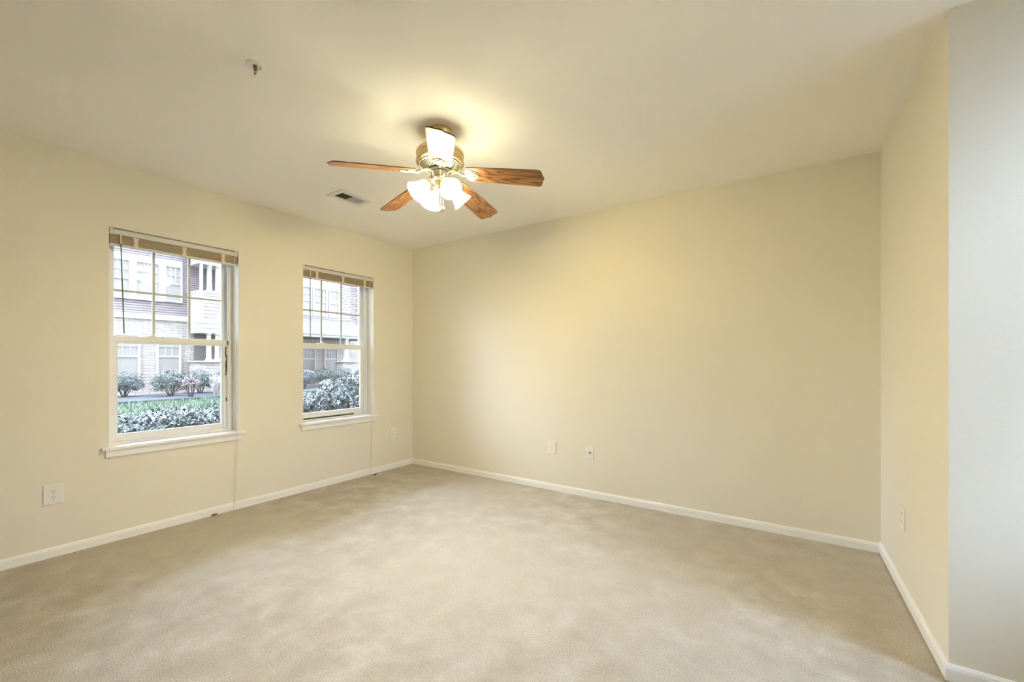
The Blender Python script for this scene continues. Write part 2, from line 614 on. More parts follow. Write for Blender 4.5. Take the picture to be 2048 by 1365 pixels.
def make_window(n, y0, y1, label):
    t = thing('window_%d' % n, (XL - 0.15, (y0 + y1) / 2, WZ0), label, 'window', kind='structure')
    mb = MB()
    frame_box(mb, XO, XF, y0, y1, WZ0, WZ1, 0.022, 0.022, 0.026, 0.026)
    # jamb tracks
    for yy, sgn in ((y0 + 0.022, 1), (y1 - 0.022, -1)):
        mb.box(XF - 0.006, XF, min(yy, yy + sgn * 0.012), max(yy, yy + sgn * 0.012), WZ0 + 0.026, WZ1 - 0.026)
        mb.box(XF - 0.046, XF - 0.038, min(yy, yy + sgn * 0.012), max(yy, yy + sgn * 0.012), WZ0 + 0.026, WZ1 - 0.026)
    mb.build('window_frame', M['vinyl'], t)
    a, b = y0 + 0.024, y1 - 0.024
    # upper sash (outer track)
    ux0, ux1 = XF - 0.072, XF - 0.047
    us = MB()
    frame_box(us, ux0, ux1, a, b, 1.290, WZ1 - 0.027, 0.034, 0.034, 0.036, 0.030)
    us = us.build('upper_sash', M['vinyl'], t, bevel=0.002)
    g0, g1, gz0, gz1 = a + 0.034, b - 0.034, 1.326, WZ1 - 0.057
    MB().box(XF - 0.062, XF - 0.058, g0, g1, gz0, gz1).build('pane', M['glass'], us)
    gr = MB()
    for k in (1, 2):
        yc = g0 + (g1 - g0) * k / 3
        gr.box(XF - 0.0575, XF - 0.048, yc - 0.008, yc + 0.008, gz0, gz1)
    zc = (gz0 + gz1) / 2 - 0.004
    yy = [g0, g0 + (g1 - g0) / 3 - 0.008, g0 + (g1 - g0) / 3 + 0.008, g0 + (g1 - g0) * 2 / 3 - 0.008, g0 + (g1 - g0) * 2 / 3 + 0.008, g1]
    for k in (0, 2, 4):
        gr.box(XF - 0.0575, XF - 0.048, yy[k], yy[k + 1], zc - 0.007, zc + 0.007)
    gr.build('grille', M['grille'], us)
    # lower sash (inner track)
    lx0, lx1 = XF - 0.036, XF - 0.008
    lift = 0.010 if n == 2 else 0.0
    ls = MB()
    frame_box(ls, lx0, lx1, a, b, WZ0 + 0.028 + lift, 1.334, 0.036, 0.036, 0.038, 0.036)
    ls = ls.build('lower_sash', M['vinyl'], t, bevel=0.002)
    bd = MB()
    frame_box(bd, XF - 0.030, XF - 0.013, a + 0.036, b - 0.036, WZ0 + 0.066 + lift, 1.298, 0.010, 0.010, 0.010, 0.014)
    bd.build('glazing_bead', M['vinyl'], ls)
    MB().box(XF - 0.025, XF - 0.021, a + 0.046, b - 0.046, WZ0 + 0.076 + lift, 1.284).build('pane', M['glass'], ls)
    lk = MB()
    yc = (y0 + y1) / 2 - 0.12
    lk.box(XF - 0.034, XF - 0.010, yc - 0.045, yc + 0.045, 1.334, 1.339)
    lk.lathe([(0.016, 0.0), (0.016, 0.008), (0.010, 0.012)], 16, Matrix.Translation((XF - 0.022, yc, 1.339)))
    lk.build('sash_lock', M['vinyl'], ls)
    if n == 2:
        tag(MB().box(XF - 0.034, XF - 0.010, a, b - 0.13, WZ0 + 0.0265, WZ0 + 0.0375).build('weatherstrip', M['black'], ls), 'black gap seal under the sash')
        MB().box(XF - 0.034, XF - 0.0085, b - 0.13, b, WZ0 + 0.0262, WZ0 + 0.0378).build('sash_gap_filler', M['vinyl'], ls)  # filler added to close the bright gap under the sash
        tag(MB().box(XF - 0.0078, XF - 0.006, b - 0.010, b - 0.004, 1.14, 1.235).build('sash_balance', M['black'], t), 'dark slot in the right jamb')
    else:
        # torn black weatherstrip hanging on the right stile
        pr = MB()
        xx = XF - 0.0078
        yr = b - 0.012
        def rag(pts, wd):
            for (p, q, ww) in zip(pts[:-1], pts[1:], wd):
                pr.bar((xx, yr + p[0], p[1]), (xx, yr + q[0], q[1]), 0.004, ww * 1.8, up=(1, 0, 0))
        rag([(0.004, 1.325), (0.006, 1.295)], [0.016])
        rag([(0.004, 1.280), (-0.007, 1.275), (-0.008, 1.245), (-0.009, 1.215), (-0.002, 1.195), (0.004, 1.183), (-0.004, 1.165), (-0.006, 1.140), (-0.004, 1.110), (-0.005, 1.080), (-0.007, 1.050)],
            [0.004, 0.005, 0.005, 0.006, 0.007, 0.006, 0.009, 0.012, 0.008, 0.004])
        rag([(0.004, 1.275), (0.006, 1.235), (0.0, 1.19), (0.008, 1.16), (0.006, 1.11)], [0.003, 0.003, 0.004, 0.006])
        rag([(-0.004, 0.872), (-0.003, 0.845)], [0.008])
        pr2 = pr.build('torn_weatherstrip', M['black'], ls)
        tag(pr2, 'torn black strip on the right stile')
    # stool with horns, and apron
    sx = XL + 0.032
    so = [(XF, y0, 0), (XL, y0, 0), (XL, y0 - 0.040, 0), (sx, y0 - 0.040, 0), (sx, y1 + 0.044, 0), (XL, y1 + 0.044, 0), (XL, y1, 0), (XF, y1, 0)]
    MB().prism([(p[0], p[1], WZ0 - 0.004 if p[0] >= XL else WZ0 - 0.004) for p in so], (0, 0, ST - WZ0 + 0.004)).build('sill', M['trim'], t, bevel=0.003)
    MB().sweep([(0, 0), (0.012, 0.0), (0.014, 0.006), (0.014, 0.048), (0, 0.048)], (XL, y0 - 0.018, WZ0 - 0.052), (XL, y1 + 0.020, WZ0 - 0.052), (1, 0, 0)).build('apron', M['trim'], t)
    return t


make_window(1, *WIN[0], 'nearer white double hung window with six upper lights and torn black seal')
make_window(2, *WIN[1], 'farther white double hung window close to the room corner')


# ================================================================ blinds, raised
def make_blind(y0, y1, label, wand_y, cord_y, tassel, bulge):
    a, b = y0 + 0.004, y1 - 0.004
    t = thing('window_blind', (XL - 0.02, (y0 + y1) / 2, WZ1), label, 'blind', 'raised mini blinds at the two windows')
    x0, x1 = XL - 0.038, XL - 0.006
    hr = MB()
    hr.box(x0, x1, a + 0.018, b - 0.018, 1.990, 2.022)
    hr.build('headrail', M['headrail'], t, bevel=0.002)
    for (p, q) in ((a, a + 0.017), (b - 0.017, b)):
        MB().box(x0 - 0.001, x1 + 0.001, p, q, 1.988, WZ1 - 0.0005).build('end_bracket', M['headrail'], t, bevel=0.001)
    st = MB()
    n = 20
    z = 1.988
    for k in range(n):
        dz = 0.0029
        z -= dz
        off = rnd.uniform(-0.0012, 0.0012)
        st.box(XL - 0.035 + off, XL - 0.008 + off, a + 0.001 + rnd.uniform(0, 0.002), b - 0.001 - rnd.uniform(0, 0.002), z, z + 0.0021)
    st.box(XL - 0.030, XL - 0.014, a + 0.01, b - 0.01, z, 1.990)
    tag(st.build('slat_stack', M['slat'], t), 'stack of tan slats')
    MB().box(XL - 0.036, XL - 0.007, a, b, z - 0.014, z - 0.0003).build('bottom_rail', M['headrail'], t, bevel=0.003)
    for fr in (0.175, 0.535, 0.865):
        yc = a + (b - a) * fr
        c = MB()
        pts = [(yc - 0.017, 1.987), (yc + 0.017, 1.987), (yc + 0.012, 1.968), (yc + 0.009, 1.955), (yc + 0.013, 1.938), (yc + 0.014, z - 0.012),
               (yc - 0.014, z - 0.012), (yc - 0.012, 1.938), (yc - 0.009, 1.955), (yc - 0.012, 1.968)]
        c.prism([(XL - 0.0062, y, zz) for y, zz in pts], (0.0022, 0, 0))
        c.build('ladder_tape', M['clip'], t)
    wd = MB()
    wd.tube([(XL - 0.001, wand_y, 1.975), (XL - 0.003, wand_y + bulge * 0.5, 1.65), (XL - 0.006, wand_y + bulge, 1.345)], 0.0034, 8)
    wo_ = wd.build('tilt_wand', M['wand'], t, smooth=True)
    MB().tube([(XL - 0.002, wand_y - 0.0005, 1.998), (XL + 0.0005, wand_y - 0.0005, 1.930)], 0.0052, 8).build('wand_hook', M['clip'], wo_, smooth=True)
    cd = MB()
    xs = XL + 0.036
    pts = [(XL - 0.004, cord_y, 1.992), (XL - 0.002, cord_y, 1.60), (XL + 0.018, cord_y + 0.003, 0.90), (xs, cord_y + 0.004, 0.61), (xs - 0.004, cord_y + 0.003, 0.35),
           (XL + 0.022, cord_y - 0.006, 0.075), (XL + 0.026, cord_y - 0.02, 0.012), tassel]
    cd.tube(pts, 0.0016, 6)
    pts2 = [(p[0] + 0.001, p[1] + 0.006 * (i % 2), p[2]) for i, p in enumerate(pts[:-1])] + [(tassel[0] + 0.002, tassel[1] + 0.003, tassel[2])]
    cd.tube(pts2, 0.0014, 6)
    cord = cd.build('lift_cord', M['cord'], t, smooth=True)
    T = Vector(tassel)
    MB().tube([T + Vector((0, 0.004, 0)), T + Vector((0.002, -0.006, 0.001)), T + Vector((0.004, -0.032, 0.0))], [0.003, 0.0065, 0.0085], 10).build('cord_tassel', M['tassel'], cord, smooth=True)
    return t


make_blind(*WIN[0], 'raised tan mini blind at the top of the nearer window', 0.872, 1.548, (XL + 0.028, 1.415, 0.010), 0.018)
make_blind(*WIN[1], 'raised tan mini blind at the top of the window nearest the corner', 2.172, 2.812, (XL + 0.085, 2.83, 0.009), 0.004)


# ================================================================ wall plates
def plate_root(name, loc, rz, label, cat, group=None):
    return thing(name, loc, label, cat, group, rz=rz)


def rounded_plate(wd, ht, tk):
    mb = MB()
    pts = [(-wd / 2, 0, -ht / 2), (wd / 2, 0, -ht / 2), (wd / 2, 0, ht / 2), (-wd / 2, 0, ht / 2)]
    mb.prism(pts, (0, -tk, 0))
    return mb


def make_outlet(loc, rz, wd, ht, label):
    t = plate_root('wall_outlet', loc, rz, label, 'outlet', 'duplex wall outlets')
    rounded_plate(wd, ht, 0.006).build('cover_plate', M['plate'], t, bevel=0.0018, local=True)
    for zc in (0.0195, -0.0195):
        rc = MB()
        out = []
        for k in range(28):
            a = 2 * PI * k / 28
            out.append((0.0172 * math.cos(a), -0.006, zc + max(-0.0142, min(0.0142, 0.0172 * math.sin(a)))))
        rc.prism(out, (0, -0.0016, 0))
        rc = rc.build('receptacle', M['plate'], t, local=True)
        s = MB()
        s.box(-0.0074, -0.0052, -0.0080, -0.0075, zc - 0.001, zc + 0.0075)
        s.box(0.0052, 0.0072, -0.0080, -0.0075, zc + 0.000, zc + 0.0070)
        s.lathe([(0.0026, 0), (0.0026, 0.0005)], 12, Matrix.Translation((0, -0.0075, zc - 0.0075)) @ Matrix.Rotation(PI / 2, 4, 'X'))
        s.build('socket_slots', M['slot'], rc, local=True)
    sw = MB()
    sw.lathe([(0.003, 0), (0.003, 0.001), (0.002, 0.0014)], 12, Matrix.Translation((0, -0.006, 0)) @ Matrix.Rotation(PI / 2, 4, 'X'))
    sw.build('screw', M['headrail'], t, local=True)
    return t


make_outlet((XL, 0.568, 0.372), PI / 2, 0.084, 0.116, 'white duplex outlet with extra wide plate at the left end under the nearer window')
make_outlet((XL, 3.118, 0.388), PI / 2, 0.074, 0.112, 'small white duplex outlet on the window wall beside the room corner')
make_outlet((-1.872, YB, 0.384), 0, 0.078, 0.114, 'white duplex outlet on the blank back wall left of the cable plate')
ang = math.atan2(RB[0] - RA[0], RA[1] - RB[1])
tq = (3.399 - 2.838) / (3.399 - 2.170)
make_outlet((RA[0] + (RB[0] - RA[0]) * tq + rn.x * 0.0, 2.838, 0.388), -PI / 2 + ang, 0.074, 0.114, 'white duplex outlet seen edge on along the short right wall')

cp = plate_root('cable_plate', (-1.499, YB, 0.382), 0, 'white cable jack plate with one dark center hole on the back wall', 'wall plate')
rounded_plate(0.066, 0.112, 0.006).build('cover_plate', M['plate'], cp, bevel=0.0018, local=True)
j = MB()
j.lathe([(0.0065, 0), (0.0065, 0.004), (0.0048, 0.004), (0.0048, 0.009), (0.003, 0.009)], 14, Matrix.Translation((0, -0.006, 0)) @ Matrix.Rotation(PI / 2, 4, 'X'))
tag(j.build('coaxial_jack', M['slot'], cp, local=True), 'dark coaxial jack')
for zc in (0.042, -0.042):
    MB().lathe([(0.0036, 0), (0.0036, 0.001), (0.002, 0.0014)], 12, Matrix.Translation((0, -0.006, zc)) @ Matrix.Rotation(PI / 2, 4, 'X')).build('screw', M['headrail'], cp, local=True)

# ================================================================ ceiling register and sprinkler
v = thing('ceiling_vent', (-2.917, 2.049, H), 'white ceiling air register, half dark half closed, left of the fan', 'air vent')
fx0, fx1, fy0, fy1 = -3.013, -2.820, 1.906, 2.192
vf = MB()
zb = H - 0.007
ix0, ix1, iy0, iym, iy1 = -2.968, -2.866, 1.944, 2.046, 2.155
vf.box(fx0, ix0, fy0, fy1, zb, H).box(ix1, fx1, fy0, fy1, zb, H)
vf.box(ix0, ix1, fy0, iy0, zb, H).box(ix0, ix1, iy1, fy1, zb, H).box(ix0, ix1, iym - 0.003, iym + 0.003, zb, H)
vf.build('vent_frame', M['ventgrey'], v, bevel=0.0015)
MB().box(ix0, ix1, iy0, iym - 0.003, H - 0.0012, H - 0.0002).build('duct_shade_plate', M['duct'], v)  # dark plate painted as the shade of a duct opening
lv = MB()
for k in range(9):
    yy = iy0 + 0.006 + k * 0.0105
    lv.bar((ix0, yy, H - 0.0045), (ix1, yy, H - 0.0045), 0.0042, 0.0006, up=(0, 0.75, 1))
tag(lv.build('louver_bank', M['duct'], v), 'open louvers with dark shade painted in')
lv = MB()
for k in range(10):
    yy = iym + 0.009 + k * 0.0102
    lv.bar((ix0, yy, H - 0.004), (ix1, yy, H - 0.004), 0.0115, 0.0006, up=(0, -0.35, 1))
lv.box(ix0, ix1, iym + 0.003, iy1, H - 0.0012, H - 0.0002)
tag(lv.build('louver_bank', M['ventgrey'], v), 'light closed louvers')

s = thing('fire_sprinkler', (-1.953, 0.902, H), 'small pendent fire sprinkler with white escutcheon on the ceiling', 'sprinkler')
S = Matrix.Translation((-1.953, 0.902, H))
MB().lathe([(0.037, 0.0), (0.037, -0.0025), (0.032, -0.005), (0.024, -0.0055), (0.020, -0.002), (0.014, -0.001)], 32, S).build('escutcheon', M['plate'], s, smooth=True)
b_ = MB()
b_.lathe([(0.0085, -0.001), (0.0085, -0.010), (0.006, -0.012), (0.006, -0.022)], 20, S)
for sg in (-1, 1):
    b_.tube([S @ Vector((0.005 * sg, 0, -0.020)), S @ Vector((0.0085 * sg, 0, -0.030)), S @ Vector((0.003 * sg, 0, -0.044))], 0.0017, 8)
b_.build('sprinkler_body', M['steel'], s, smooth=True)
b_ = MB()
b_.tube([S @ Vector((0, 0, -0.022)), S @ Vector((0, 0, -0.044))], 0.0018, 8)
b_.lathe([(0.003, -0.044), (0.0095, -0.046), (0.0095, -0.0472), (0.002, -0.0472)], 20, S)
b_.build('deflector', M['plate'], s, smooth=True)

# ================================================================ ceiling fan
FX, FY = -1.658, 1.733
fan = thing('ceiling_fan', (FX, FY, H), 'five blade oak ceiling fan with lit four shade lamp in the middle of the ceiling', 'ceiling fan')


def FM(z):
    return Matrix.Translation((FX, FY, z))


MB().lathe([(0.066, 2.440), (0.066, 2.428), (0.062, 2.412), (0.050, 2.394), (0.034, 2.384), (0.020, 2.380)], 40, FM(0)).build('canopy', M['brass'], fan, smooth=True)
MB().lathe([(0.0125, 2.386), (0.0125, 2.335)], 20, FM(0)).build('downrod', M['brass'], fan, smooth=True)
MB().lathe([(0.020, 2.338), (0.060, 2.334), (0.108, 2.327), (0.126, 2.321), (0.1315, 2.312), (0.1315, 2.300), (0.128, 2.297), (0.128, 2.270), (0.1315, 2.267), (0.1315, 2.258), (0.124, 2.252), (0.112, 2.250)], 56, FM(0)).build('motor_housing', M['brass'], fan, smooth=True)
MB().lathe([(0.112, 2.2499), (0.108, 2.244), (0.062, 2.226), (0.058, 2.2262), (0.058, 2.2499)], 48, FM(0)).build('motor_base', M['slot'], fan, smooth=True)
ribs = MB()
for k in range(40):
    a = 2 * PI * k / 40
    c, s_ = math.cos(a), math.sin(a)
    ribs.bar((FX + 0.064 * c, FY + 0.064 * s_, 2.2255), (FX + 0.113 * c, FY + 0.113 * s_, 2.2455), 0.0062, 0.004)
ribs.lathe([(0.113, 2.2495), (0.118, 2.246), (0.113, 2.2425), (0.108, 2.245)], 48, FM(0), close=True)
ribs.build('vent_ring', M['nickel'], fan, smooth=True)
MB().lathe([(0.058, 2.2258), (0.064, 2.220), (0.064, 2.212), (0.054, 2.208)], 40, FM(0)).build('flywheel', M['slot'], fan, smooth=True)
MB().lathe([(0.046, 2.2078), (0.052, 2.204), (0.052, 2.172), (0.046, 2.162), (0.034, 2.158), (0.030, 2.150), (0.030, 2.128), (0.018, 2.116), (0.010, 2.112), (0.010, 2.104), (0.004, 2.100)], 40, FM(0)).build('switch_cup', M['nickel'], fan, smooth=True)

BR0, BR1 = 0.150, 0.580
DROOP = R(7.0)
PITCH = R(14.0)
CAMAZ = R(YAW - 90)                   # azimuth of the near end of the room


def blade_outline():
    """half outline of a blade in local x (along) and y (across)"""
    xs = BR1 - BR0
    top = [(0.0, 0.046), (0.010, 0.053), (0.05, 0.0565), (xs * 0.5, 0.062), (xs - 0.045, 0.066), (xs - 0.030, 0.0655), (xs - 0.020, 0.060), (xs - 0.014, 0.050),
           (xs - 0.011, 0.036), (xs - 0.009, 0.022), (xs - 0.003, 0.009), (xs, 0.0)]
    return top + [(x, -y) for x, y in reversed(top[:-1])]


def mesh_blade():
    mb = MB()
    mb.prism([(x, y, -0.0028) for x, y in blade_outline()], (0, 0, 0.0056))
    return mb


def scroll(mb, z):
    """leaf shaped scroll plate seen from below"""
    pts = []
    n = 36
    for k in range(n):
        a = 2 * PI * k / n
        r = 0.040 + 0.006 * math.cos(3 * a)
        pts.append((0.030 + 1.02 * r * math.cos(a), 0.98 * r * math.sin(a), z))
    mb.prism(pts, (0, 0, 0.0035))
    return mb


for k in range(5):
    a = CAMAZ + R(9.7) + k * 2 * PI / 5
    # blade frame: x outward, drooping, pitched about its own axis
    base = Matrix.Rotation(a, 4, 'Z') @ Matrix.Translation((BR0, 0, 2.1905 - H)) @ Matrix.Rotation(DROOP, 4, 'Y') @ Matrix.Rotation(-PITCH, 4, 'X')
    bl = mesh_blade()
    bo = bl.build('fan_blade', M['wood'], fan, bevel=0.0012, local=True)
    bo.matrix_basis = base
    # edge banding, thin strip round the blade
    eb = MB()
    o2 = blade_outline()
    nn = len(o2)
    outer = []
    for i, (x, y) in enumerate(o2):
        px, py = o2[(i - 1) % nn]
        qx, qy = o2[(i + 1) % nn]
        t_ = Vector((qx - px, qy - py, 0)).normalized()
        outer.append((x - t_.y * 0.0006, y + t_.x * 0.0006))
    V_ = [(x, y, -0.0018) for x, y in outer] + [(x, y, 0.0018) for x, y in outer] + [(x, y, -0.0018) for x, y in o2] + [(x, y, 0.0018) for x, y in o2]
    Fq = []
    for i in range(nn):
        q = (i + 1) % nn
        Fq += [(i, q, nn + q, nn + i), (2 * nn + i, 2 * nn + q, q, i), (nn + i, nn + q, 3 * nn + q, 3 * nn + i)]
    eb.quads(V_, Fq)
    eb.build('edge_banding', M['bladeedge'], bo, local=True)
    # blade iron: arm from the flywheel and a scrolled plate under the blade root
    ir = MB()
    scroll(ir, -0.0066)
    for pts in ([(-0.004, 0.018), (0.012, 0.030), (0.034, 0.029), (0.048, 0.016), (0.040, 0.003), (0.022, 0.004), (0.018, 0.014)],
                [(-0.002, -0.012), (0.016, -0.026), (0.040, -0.024), (0.060, -0.010), (0.072, 0.002)],
                [(0.002, 0.002), (0.020, -0.008), (0.040, -0.010)]):
        ir.tube([(x, y, -0.0078) for x, y in pts], 0.0034, 8)
    for (x, y) in ((0.018, 0.022), (0.018, -0.018), (0.058, 0.0)):
        ir.lathe([(0.0042, 0.0), (0.0042, -0.0015), (0.002, -0.003)], 12, Matrix.Translation((x, y, -0.0066)))
    io = ir.build('blade_iron', M['nickel'], fan, smooth=30, local=True)
    io.matrix_basis = base
    arm = MB()
    ca, sa = math.cos(a), math.sin(a)
    P = lambda r, z, off=0: (r * ca - off * sa, r * sa + off * ca, z - H)
    arm.tube([P(0.052, 2.216), P(0.080, 2.213), P(0.105, 2.200), P(0.128, 2.186), P(0.160, 2.181)], [0.010, 0.009, 0.008, 0.008, 0.006], 10)
    ch = arm.build('iron_arm', M['nickel'], io, smooth=True, local=True)
    # written in fan space: bring it into the iron's space
    ch.data.transform(base.inverted())

# light kit: four arms with glowing bell shades
SH0 = R(33)
shade_prof_out = [(0.017, 0.0), (0.024, 0.003), (0.030, 0.012), (0.035, 0.026), (0.039, 0.042), (0.043, 0.058), (0.049, 0.074), (0.056, 0.088), (0.063, 0.099)]
shade_prof_in = [(0.0605, 0.0988), (0.0535, 0.0875), (0.0465, 0.0735), (0.0405, 0.0575), (0.0365, 0.0415), (0.0325, 0.0255), (0.0275, 0.0125), (0.0215, 0.005), (0.0145, 0.0025)]
for k in range(4):
    a = CAMAZ + SH0 + k * PI / 2
    ca, sa = math.cos(a), math.sin(a)
    tilt = R(47)
    P = lambda r, z: Vector((FX + r * ca, FY + r * sa, z))
    neck = P(0.074, 2.132)
    axis = Vector((ca * math.sin(tilt), sa * math.sin(tilt), -math.cos(tilt)))
    arm = MB()
    arm.tube([P(0.026, 2.142), P(0.044, 2.150), P(0.058, 2.148), neck - axis * 0.018], 0.0068, 10)
    arm.build('lamp_arm', M['nickel'], fan, smooth=True)
    zq = axis.to_track_quat('Z', 'Y').to_matrix().to_4x4()
    mt = Matrix.Translation(neck) @ zq
    so = MB()
    so.lathe([(0.010, -0.022), (0.017, -0.018), (0.019, -0.008), (0.0225, -0.004), (0.0235, 0.004), (0.0165, 0.004), (0.0165, -0.001)], 28, mt)
    so.build('lamp_socket', M['nickel'], fan, smooth=True)

    def flute(p, ang_, _m=None):
        f = max(0.0, (p.z - 0.05) / 0.05)
        k_ = 1 + 0.004 * f * math.cos(6 * ang_)
        return Vector((p.x * k_, p.y * k_, p.z + 0.0008 * f * math.cos(6 * ang_)))
    shd = MB()
    shd.lathe(shade_prof_out + shade_prof_in, 48, mt @ Matrix.Translation((0, 0, 0.001)) @ Matrix.Scale(0.93, 4), wob=flute, close=True)
    sh = shd.build('lamp_shade', M['shade'], fan, smooth=60)
    bu = MB()
    bu.lathe([(0.010, 0.004), (0.0125, 0.014), (0.018, 0.032), (0.022, 0.046), (0.0215, 0.056), (0.015, 0.066), (0.004, 0.070)], 20, mt)
    bu.build('light_bulb', M['bulb'], sh, smooth=True)

RX, RY = math.cos(R(YAW)), math.sin(R(YAW))
for dx, zend, big in ((0.004, 2.012, True), (0.017, 2.020, False)):
    c = MB()
    px, py = FX + RX * dx, FY + RY * dx
    nb = int((2.110 - zend) / 0.0042)
    c.tube([(px, py, 2.112), (px, py, zend)], 0.0007, 6)
    for q in range(nb):
        zz = 2.108 - q * 0.0042
        bmesh.ops.create_icosphere(c.bm, subdivisions=1, radius=0.0017, matrix=Matrix.Translation((px, py, zz)))
    ch = c.build('pull_chain', M['nickel'], fan)
    MB().lathe([(0.002, 0.006), (0.006, 0.002), (0.0085, -0.006), (0.0075, -0.013), (0.003, -0.018)], 16, Matrix.Translation((px, py, zend - 0.004))).build('chain_fob', M['nickel'], ch, smooth=True)

# ================================================================ outdoors
XB = -20.0


def at(y, z, X=XB):
    """a point of the far facade measured on x = -20, moved along the eye line to another depth"""
    k = X / XB
    return (y * k, EYE + (z - EYE) * k)


struct(MB().box(-60, XO, -40, 50, -0.35, -0.15), 'ground', M['soil'], 'bare soil between the two buildings outside the windows', 'ground')
struct(MB().box(XE + 0.15, 40, -40, 50, -0.35, -0.15), 'yard', M['soil'], 'ground outside the side window', 'ground')
ow = MB()
ow.box(XO - 0.05, XO + 0.2, -40, 48, H + 0.12, 30.0)  # unseen wall, made tall and long to keep sky light off the far facade
ow.box(XO, XO + 0.2, -40, YF - 0.15, -0.15, H + 0.12).box(XO, XO + 0.2, YB + 0.15, 48, -0.15, H + 0.12)
struct(ow, 'wall_outside_blocker', M['brick'], 'outer face of the viewer\'s own building above the windows', 'wall')

bld = thing('apartment_building', (XB, 8.5, -0.15), 'pale two storey apartment building with stone base and porches seen through both windows', 'building')


def courses(mb, X, y0, y1, z0, z1, step, lip):
    z = z0
    while z < z1 - 1e-4:
        t_ = min(z + step, z1)
        g = step * 0.20
        mb.quads([(X + lip, y0, z + g), (X + lip, y1, z + g), (X + lip * 0.7, y1, t_), (X + lip * 0.7, y0, t_), (X - 0.02, y0, z + g), (X - 0.02, y1, z + g), (X - 0.02, y1, t_), (X - 0.02, y0, t_)],
                 [(0, 1, 2, 3), (0, 4, 5, 1), (0, 3, 7, 4), (1, 5, 6, 2), (3, 2, 6, 7), (4, 7, 6, 5)])
        z = t_


MB().box(XB - 0.35, XB, 0.5, 17.5, -0.15, 2.73).build('stone_wall', M['xstone'], bld)
MB().box(XB - 0.35, XB - 0.02, 0.5, 17.5, 2.73, 6.7).build('upper_wall', M['xsiding'], bld)
sd = MB()
courses(sd, XB, 0.5, 10.9, 2.94, 6.7, 0.0885, 0.022)
sd.build('shingle_siding', M['xsiding'], bld)
sd = MB()
courses(sd, XB, 14.03, 17.5, 2.73, 6.7, 0.0885, 0.022)
sd.build('shingle_siding', M['xsiding'], bld)
MB().box(XB - 0.02, XB + 0.05, 0.5, 10.9, 2.73, 2.94).build('trim_band', M['xwhite'], bld)
MB().box(XB - 0.02, XB + 0.03, 10.9, 13.49, 3.31, 6.7).build('white_panel', M['xwhite'], bld)
sd = MB()
courses(sd, XB, 13.49, 14.03, 3.31, 6.7, 0.145, 0.03)
sd.build('clapboard', M['xwsiding'], bld)
q = MB()
for k in range(24):
    z0 = 3.45 + k * 0.135
    q.box(XB - 0.02, XB + (0.05 if k % 2 else 0.075), 14.42 + (0.05 if k % 2 else 0.0), 14.60, z0, z0 + 0.125)
q.build('corner_quoins', M['xwhite'], bld)
rf = MB()
rf.prism([(XB + 0.5, 0.2, 6.62), (XB - 5, 0.2, 7.6), (XB - 5, 0.2, 6.5), (XB + 0.5, 0.2, 6.5)], (0, 17.6, 0))
rf.build('roof', M['xroof'], bld)


def xwindow(y0, y1, z0, z1, cols, trim, rows=2, X=XB + 0.03, head=0.08, mid=None):
    """double hung window: glass y0..y1, z0..z1, muntins in the upper sash"""
    mid = mid if mid is not None else (z0 + z1) / 2
    m = MB()
    frame_box(m, X - 0.03, X + 0.04, y0 - trim, y1 + trim, z0 - trim, z1 + head, trim, trim, trim, head)
    m.box(X - 0.01, X + 0.03, y0, y1, mid - 0.03, mid + 0.03)
    for c in range(1, cols):
        yc = y0 + (y1 - y0) * c / cols
        m.box(X, X + 0.022, yc - 0.014, yc + 0.014, mid + 0.03, z1)
    yy = [y0 + (y1 - y0) * c / cols for c in range(cols + 1)]
    for r_ in range(1, rows):
        zc = mid + (z1 - mid) * r_ / rows
        for c in range(cols):
            m.box(X, X + 0.022, yy[c] + (0.014 if c else 0), yy[c + 1] - (0.014 if c < cols - 1 else 0), zc - 0.014, zc + 0.014)
    f = m.build('window', M['xwhite'], bld)
    MB().box(X - 0.018, X - 0.001, y0, y1, z0, z1).build('pane', M['xpane'], f)
    return f


# first group of three upper windows in one white surround
xwindow(4.48, 4.94, 3.50, 4.79, 3, 0.08)
xwindow(5.16, 5.80, 3.50, 4.79, 3, 0.08)
xwindow(6.02, 6.48, 3.50, 4.79, 3, 0.06)
sr = MB()
sr.box(XB, XB + 0.05, 4.38, 6.54, 4.87, 5.06)
sr.box(XB, XB + 0.05, 5.02, 5.08, 3.42, 4.87).box(XB, XB + 0.05, 5.88, 5.96, 3.42, 4.87)
sr.build('window_surround', M['xwhite'], bld)
# second group over the porch roof
xwindow(11.18, 11.74, 3.51, 4.79, 3, 0.09, X=XB + 0.06)
xwindow(11.96, 12.59, 3.51, 4.79, 4, 0.09, X=XB + 0.06)
xwindow(12.83, 13.27, 3.51, 4.79, 3, 0.09, X=XB + 0.06)
# ground floor
xwindow(4.56, 5.19, 0.55, 2.10, 3, 0.075, mid=1.36)
xwindow(5.80, 6.43, 0.55, 2.10, 3, 0.075, mid=1.36)
xwindow(11.38, 11.98, 0.55, 1.98, 3, 0.07, mid=1.31)
xwindow(12.58, 13.21, 0.55, 1.98, 4, 0.07, mid=1.31)


# --- projecting two storey porch beside the first window group
def round_column(name, y, z0, z1, r, X, flare=0.10):
    m = MB()
    pr = [(r + 0.05, z0), (r + 0.05, z0 + 0.03), (r + 0.025, z0 + 0.06), (r * 1.03, z0 + 0.11), (r * 0.98, z0 + (z1 - z0) * 0.5), (r * 0.88, z1 - 0.08), (r + 0.02, z1 - 0.05), (r + 0.02, z1)]
    m.lathe(pr, 20, Matrix.Translation((X, y, 0)))
    return m.build(name, M['xwhite'], bld, smooth=True)


